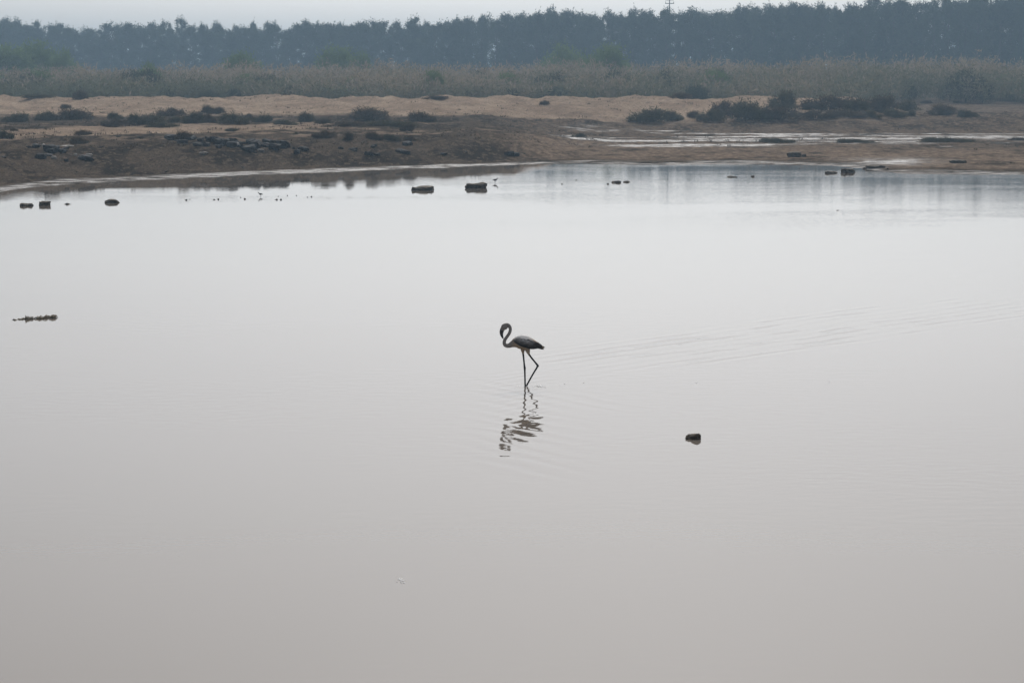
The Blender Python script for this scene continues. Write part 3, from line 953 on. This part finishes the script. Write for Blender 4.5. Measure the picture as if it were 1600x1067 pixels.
# ------------------------------------------------------------------ the flamingo
fl = thing('flamingo', BIRD, 'grey and white young flamingo wading with its neck curled in an S', 'bird')
neck = [(368, 207, 27, 24), (392, 200, 27, 23), (415, 205, 23, 21), (431, 226, 20), (436, 255, 19), (425, 294, 19), (399, 333, 19), (374, 370, 20), (362, 405, 21), (370, 434, 23), (394, 447, 25), (426, 443, 30), (460, 428, 40), (505, 414, 55)]
head = [(402, 198, 20, 18), (380, 210, 36, 27), (360, 224, 38, 28), (346, 244, 29, 22), (337, 264, 22, 17)]
torso = [(440, 432, 22, 24), (485, 414, 54, 56), (530, 405, 80, 78), (580, 402, 88, 86), (630, 409, 82, 80), (690, 426, 63, 62), (750, 444, 42, 42), (805, 460, 22, 28), (838, 472, 10, 16)]
legA = [(583, 455, 34, 30, .045), (585, 505, 25, 24, .045), (589, 545, 13, 13, .042), (597, 620, 10.5, 10.5, .036), (604, 690, 11, 11, .03), (608, 720, 14, 12, .03), (609, 748, 11, 10, .03), (611, 830, 10, 10, .025), (613, 935, 10, 10, .02), (612, 1060, 10, 10, .02)]
legB = [(630, 455, 40, 30, -.045), (646, 508, 27, 24, -.045), (660, 548, 13, 13, -.043), (704, 608, 10.5, 10.5, -.04), (750, 665, 11.5, 11.5, -.036), (763, 686, 15, 12, -.036), (754, 708, 11, 10, -.034), (698, 803, 10, 10, -.03), (630, 930, 10, 10, -.02), (565, 1058, 10, 10, -.02)]
parts = [sweep([zx(p) for p in L]) for L in (neck, head, torso, legA, legB)]
for cx, cy in ((612, .02), (565, -.02)):      # webbed feet on the bottom
    for a in (-.5, 0, .5):
        x0, z0 = (cx - 620) / 700, -.185
        parts.append(limb([(x0 + .01, cy, z0), (x0 - .05 * math.cos(a), cy + .05 * math.sin(a), z0 - .008), (x0 - .09 * math.cos(a), cy + .09 * math.sin(a), z0 - .012)], [.011, .009, .006], 6))
body_me = fuse('flamingo_body', parts, .0042)

def flamingo_material():
    m, nt, p, out = new_mat('flamingo_plumage')
    co = coords(nt)
    sep = nt.nodes.new('ShaderNodeSeparateXYZ'); nt.links.new(co, sep.inputs[0])
    n = noise(nt, co, 26, 4, .6, (1, 1, 1.6))
    body = mixc(nt, ramp(nt, n, .35, .7), (0.38, 0.29, 0.205), (0.52, 0.42, 0.32))
    back = mixc(nt, n, (0.76, 0.75, 0.74), (0.86, 0.85, 0.84))
    zz = sep.outputs[2]; xx = sep.outputs[0]
    c = mixc(nt, ramp(nt, zz, .78, .86), body, back)
    nk = mixc(nt, n, (0.25, 0.228, 0.21), (0.38, 0.35, 0.33))
    c = mixc(nt, ramp(nt, mth(nt, 'MULTIPLY', xx, -1.0), .16, .27), c, nk)
    leg = mixc(nt, n, (0.008, 0.008, 0.008), (0.018, 0.016, 0.016))
    c = mixc(nt, ramp(nt, mth(nt, 'ADD', zz, mth(nt, 'MULTIPLY', n, .02)), .575, .545), c, leg)
    nt.links.new(c, p.inputs['Base Color']); p.inputs['Roughness'].default_value = .85
    p.inputs['Specular IOR Level'].default_value = .05
    b = nt.nodes.new('ShaderNodeBump'); b.inputs['Distance'].default_value = .004; b.inputs['Strength'].default_value = .6
    nt.links.new(n, b.inputs['Height']); nt.links.new(b.outputs[0], p.inputs['Normal'])
    return m
link('body', body_me, fl, flamingo_material())
M_bill = plain_mat('bill', (0.04, 0.036, 0.036), (0.09, 0.08, 0.078), 14, .6)
M_billtip = plain_mat('bill_tip', (0.012, 0.012, 0.013), (0.03, 0.03, 0.03), 14, .4)
V, Fq = sweep([zx(p) for p in [(344, 240, 27, 17), (335, 264, 26, 15), (330, 288, 23, 13), (331, 312, 19, 11), (336, 328, 15, 9)]])
bl = link('bill', np_mesh('bill', V, Fq, True), fl, M_bill)
V, Fq = sweep([zx(p) for p in [(332, 316, 18, 10.5), (338, 335, 14, 9), (345, 352, 9, 6), (351, 365, 3, 2)]])
link('bill_tip', np_mesh('bill_tip', V, Fq, True), bl, M_billtip)
for sy in (-1, 1):
    V, Fq = sweep([(-.356, 1.027, .001, .001, sy * .034), (-.352, 1.026, .0055, .004, sy * .034), (-.348, 1.025, .001, .001, sy * .034)], 8, 3)
    link('eye', np_mesh('eye', V, Fq, True), fl, M_billtip)

# folded wings
UP = np.array([(458, 378), (480, 360), (530, 342), (590, 341), (650, 353), (710, 378), (770, 408), (815, 440)])
LO = np.array([(464, 384), (500, 410), (550, 440), (600, 461), (650, 472), (700, 472), (760, 470), (818, 478)])
def half_width(x, z):
    T = np.array(torso, float)
    c = np.interp(x, T[:, 0], T[:, 1]); r = np.interp(x, T[:, 0], T[:, 2]); ry = np.interp(x, T[:, 0], T[:, 3])
    q = np.clip((z - c) / np.maximum(r * 1.1, 1), -1, 1)
    return ry * np.sqrt(np.maximum(1 - q * q, .12))
def wing(side):
    nu, nv = 28, 12
    tu = np.linspace(0, 1, nu)
    ku = np.linspace(0, 1, len(UP))
    V = []; 
    for shell in (0, 1):
        for u in tu:
            a = np.array([np.interp(u, ku, UP[:, 0]), np.interp(u, ku, UP[:, 1])]); b = np.array([np.interp(u, ku, LO[:, 0]), np.interp(u, ku, LO[:, 1])])
            for j in range(nv):
                v = j / (nv - 1)
                q = a + (b - a) * v
                th = (11 if shell == 0 else 1) * (math.sin(math.pi * min(max(v, .02), .98)) ** .5) * (.5 + .5 * math.sin(math.pi * min(u + .12, .97)))
                y = half_width(q[0], q[1]) + th + 1
                V.append(((q[0] - 620) / 700, side * y / 700, (935 - q[1]) / 700))
    Fq = []
    off = nu * nv
    for i in range(nu - 1):
        for j in range(nv - 1):
            A = i * nv + j; q = (A, A + 1, A + nv + 1, A + nv)
            Fq.append(q); Fq.append(tuple(off + t for t in q[::-1]))
    for i in range(nu - 1):
        for j in (0, nv - 1):
            A = i * nv + j; Fq.append((A, A + nv, A + nv + off, A + off))
    for j in range(nv - 1):
        for i in (0, nu - 1):
            A = i * nv + j; Fq.append((A, A + 1, A + 1 + off, A + off))
    return np.array(V), np.array(Fq)
def wing_material():
    m, nt, p, out = new_mat('wing_coverts')
    co = coords(nt)
    sep = nt.nodes.new('ShaderNodeSeparateXYZ'); nt.links.new(co, sep.inputs[0])
    n = noise(nt, co, 30, 4, .6, (.35, 1, 1.5))
    # height above the slanting lower edge of the wing
    hgt = mth(nt, 'ADD', sep.outputs[2], mth(nt, 'MULTIPLY', sep.outputs[0], .30))
    f = mth(nt, 'ADD', hgt, mth(nt, 'MULTIPLY', mth(nt, 'SUBTRACT', n, .5), .16))
    c = mixc(nt, ramp(nt, f, .70, .79), (0.022, 0.020, 0.020), (0.26, 0.25, 0.25))
    c = mixc(nt, ramp(nt, f, .775, .84), c, (0.70, 0.69, 0.69))  # pale upper coverts, whitened further to paint in the sunlit rim
    c = mixc(nt, ramp(nt, mth(nt, 'ADD', sep.outputs[0], mth(nt, 'MULTIPLY', n, .1)), .12, .24), c, (0.05, 0.043, 0.04))
    nt.links.new(c, p.inputs['Base Color']); p.inputs['Roughness'].default_value = .7; p.inputs['Specular IOR Level'].default_value = .25
    b = nt.nodes.new('ShaderNodeBump'); b.inputs['Distance'].default_value = .006
    nt.links.new(n, b.inputs['Height']); nt.links.new(b.outputs[0], p.inputs['Normal'])
    return m
M_wing = wing_material()
M_prim = plain_mat('dark_feathers', (0.018, 0.016, 0.016), (0.06, 0.05, 0.045), 18, .6)
M_scap = plain_mat('grey_feathers', (0.12, 0.105, 0.10), (0.30, 0.28, 0.27), 14, .7)
def feather(a, b, w, y0, y1, bow=6):
    """thin pointed vane from a to b in sketch units"""
    a, b = np.array(a, float), np.array(b, float)
    d = b - a; L = np.linalg.norm(d); d /= L; nn = np.array([-d[1], d[0]])
    V = []; prof = [(0, .55), (.25, .9), (.55, 1), (.82, .75), (1, .08)]
    for s_ in (-1, 1):
        for t, k in prof:
            c = a + d * L * t + nn * (bow * math.sin(math.pi * t))
            y = y0 + (y1 - y0) * t
            for e in (-1, 0, 1):
                q = c + nn * (e * w * k)
                V.append(((q[0] - 620) / 700, (y + (1.5 if e == 0 else 0) + s_ * .9) / 700, (935 - q[1]) / 700))
    Fq = []
    m = len(prof); o = m * 3
    for i in range(m - 1):
        for e in (0, 1):
            A = i * 3 + e; q = (A, A + 1, A + 4, A + 3); Fq.append(q); Fq.append(tuple(o + t for t in q[::-1]))
        for e in (0, 2):
            A = i * 3 + e; Fq.append((A, A + 3, A + 3 + o, A + o))
    return np.array(V), np.array(Fq)
for side in (-1, 1):
    V, Fq = wing(side)
    wg = link('wing', np_mesh('wing', V, Fq, True), fl, M_wing)
    for i, (a, b, w) in enumerate([((640, 440), (790, 462), 13), ((660, 452), (775, 474), 12), ((620, 455), (742, 478), 11), ((680, 430), (815, 458), 13), ((700, 420), (845, 462), 12), ((720, 415), (852, 470), 10), ((715, 440), (842, 490), 9)]):
        ys = side * (half_width(a[0], a[1]) + 13 - i)
        V, Fq = feather(a, b, w, ys, side * (14 - i))
        link('primary_feather', np_mesh('primary_feather', V, Fq, True), wg, M_prim)
    for i, (a, b, w) in enumerate([((560, 362), (700, 400), 12), ((600, 364), (740, 414), 12), ((640, 362), (780, 425), 13), ((670, 375), (812, 442), 12), ((560, 372), (690, 420), 14), ((540, 392), (660, 440), 13)]):
        ys = side * (half_width(a[0], a[1]) + 12)
        V, Fq = feather(a, b, w, ys, side * (half_width(b[0], b[1]) + 12))
        link('covert_feather', np_mesh('covert_feather', V, Fq, True), wg, M_scap if i % 2 else M_prim)
for i, (b, w) in enumerate([((838, 486), 9), ((828, 492), 8), ((815, 488), 8)]):
    V, Fq = feather((750, 452), b, w, (i - 1) * 10, (i - 1) * 14)
    link('tail_feather', np_mesh('tail_feather', V, Fq, True), fl, M_scap)

# sun glints as white domes round the legs, foam scrap in the foreground
M_foam_glints, nt_, p_, o_ = new_mat('foam_and_glints')
p_.inputs['Base Color'].default_value = (.85, .85, .85, 1); p_.inputs['Roughness'].default_value = .3
def bubbles(name, spots, label):  # white domes, for real foam and for stand-in glints
    parts = []
    for (x, y, r) in spots:
        th = [(math.cos(a), math.sin(a)) for a in np.linspace(0, 6.283, 9)[:-1]]
        V = [(x + r * c, y + r * s, -.002) for c, s in th] + [(x + r * .75 * c, y + r * .75 * s, r * .35) for c, s in th] + [(x + r * .3 * c, y + r * .3 * s, r * .5) for c, s in th] + [(x, y, r * .55)]
        Fq = []
        for L in (0, 1):
            for j in range(8): Fq.append((L * 8 + j, L * 8 + (j + 1) % 8, L * 8 + 8 + (j + 1) % 8, L * 8 + 8 + j))
        for j in range(0, 8, 2): Fq.append((16 + j, 16 + (j + 1) % 8, 16 + (j + 2) % 8, 24))
        parts.append((np.array(V), np.array(Fq)))
    V, Fq = merge(parts)
    tag(link(name, np_mesh(name, V, Fq, True), None, M_foam_glints), label, 'foam', kind='stuff')
rf_ = random.Random(9)
sp = []
for i in range(26):
    p = on_water(rf_.gauss(843, 9), rf_.gauss(604, 1.2)); sp.append((p.x, p.y, rf_.uniform(.008, .018)))
for px, py in ((809, 603), (812, 604), (882, 600), (912, 598), (1088, 598), (1295, 597)):
    p = on_water(px, py); sp.append((p.x, p.y, .013))
bubbles('wake_glints', sp, 'tiny white domes standing in for sun glints beside the wading legs')
sp = []
for i in range(16):
    p = on_water(rf_.gauss(626, 4.2), rf_.gauss(906, 1.8)); sp.append((p.x, p.y, rf_.uniform(.006, .014)))
bubbles('foam_scrap', sp, 'small scrap of bubbles floating in the foreground')

# ------------------------------------------------------------------ floating weed at the left
M_weed = plain_mat('rotting_weed', (0.07, 0.055, 0.036), (0.34, 0.28, 0.19), 22, .7, .01)
wd_c = on_water(56, 498)
weed = thing('floating_weed', wd_c, 'thin brown strip of floating weed near the left edge', 'weed')
rw = np.random.default_rng(8)
for nm, (x0, x1), n, wob in (('weed_mat', (-15, -4), 36, .022), ('weed_mat', (-2, 4), 9, .015), ('weed_mat', (5, 20), 46, .024), ('weed_mat', (-40, -17), 9, .004), ('weed_mat', (22, 28), 34, .018)):
    sc = wd_c.y / F
    ps = []
    for i in range(n):
        t = rw.random(); x = (x0 + (x1 - x0) * t) * sc
        y = (x * .55) + rw.normal(0, .06); L = rw.uniform(.05, .16)
        a = rw.normal(.35, .6); dx, dy = L * math.cos(a), L * math.sin(a)
        hh = abs(rw.normal(0, wob)) + (.028 if x0 > 20 else .0)
        ps.append(limb([(x - dx / 2, y - dy / 2, -.01), (x, y, hh + .012), (x + dx / 2, y + dy / 2, -.01 + hh * .5)], [.005, .011, .004], 4))
    V, Fq = merge(ps)
    link(nm, np_mesh(nm, V, Fq, True), weed, M_weed)

# ------------------------------------------------------------------ small waders
M_wader = plain_mat('wader_plumage', (0.05, 0.045, 0.04), (0.12, 0.105, 0.09), 20, .8)
def wader_mesh():
    P = [[(-.105, .175, .012, .011, 0), (-.085, .185, .017, .015, 0), (-.07, .17, .015, .014, 0), (-.055, .14, .022, .022, 0), (-.02, .12, .036, .034, 0), (.03, .115, .036, .034, 0), (.075, .108, .018, .02, 0), (.115, .102, .006, .012, 0)],
         [(-.105, .178, .006, .006, 0), (-.13, .172, .004, .004, 0), (-.155, .166, .003, .003, 0)],
         [(.005, .10, .010, .010, .012), (.008, .05, .005, .005, .012), (.002, -.03, .005, .005, .012)],
         [(.015, .10, .010, .010, -.012), (.022, .05, .005, .005, -.012), (.014, -.03, .005, .005, -.012)]]
    return fuse('wader_body', [sweep(p, 10, 4) for p in P], .0035)
WM = wader_mesh(); WM.materials.append(M_wader)
for i, (px, py, hpx, flip, wat, lab) in enumerate([
 (120, 271.5, 5, 1, False, 'tiny wading bird leftmost along the shining shoreline'),
 (187, 270.5, 7, 1, False, 'tiny wading bird second from left along the shining shoreline'),
 (260, 272.5, 7, -1, False, 'tiny wading bird in the middle of the left shoreline'),
 (379, 265.5, 7, 1, False, 'tiny wading bird rightmost on the left shoreline mud'),
 (407, 307.5, 7, 1, True, 'tiny wading bird standing in the still water among stone tips'),
 (774, 286, 8, -1, True, 'tiny wading bird standing right of the peaked rock'),
]):
    p = on_water(px, py) if wat else on_ground(px, py)
    s = hpx * p.y / F / .2
    t = thing('wading_bird', p, lab, 'bird', 'tiny wading birds')
    t.scale = (flip * s, s, s)
    link('body', WM, t)
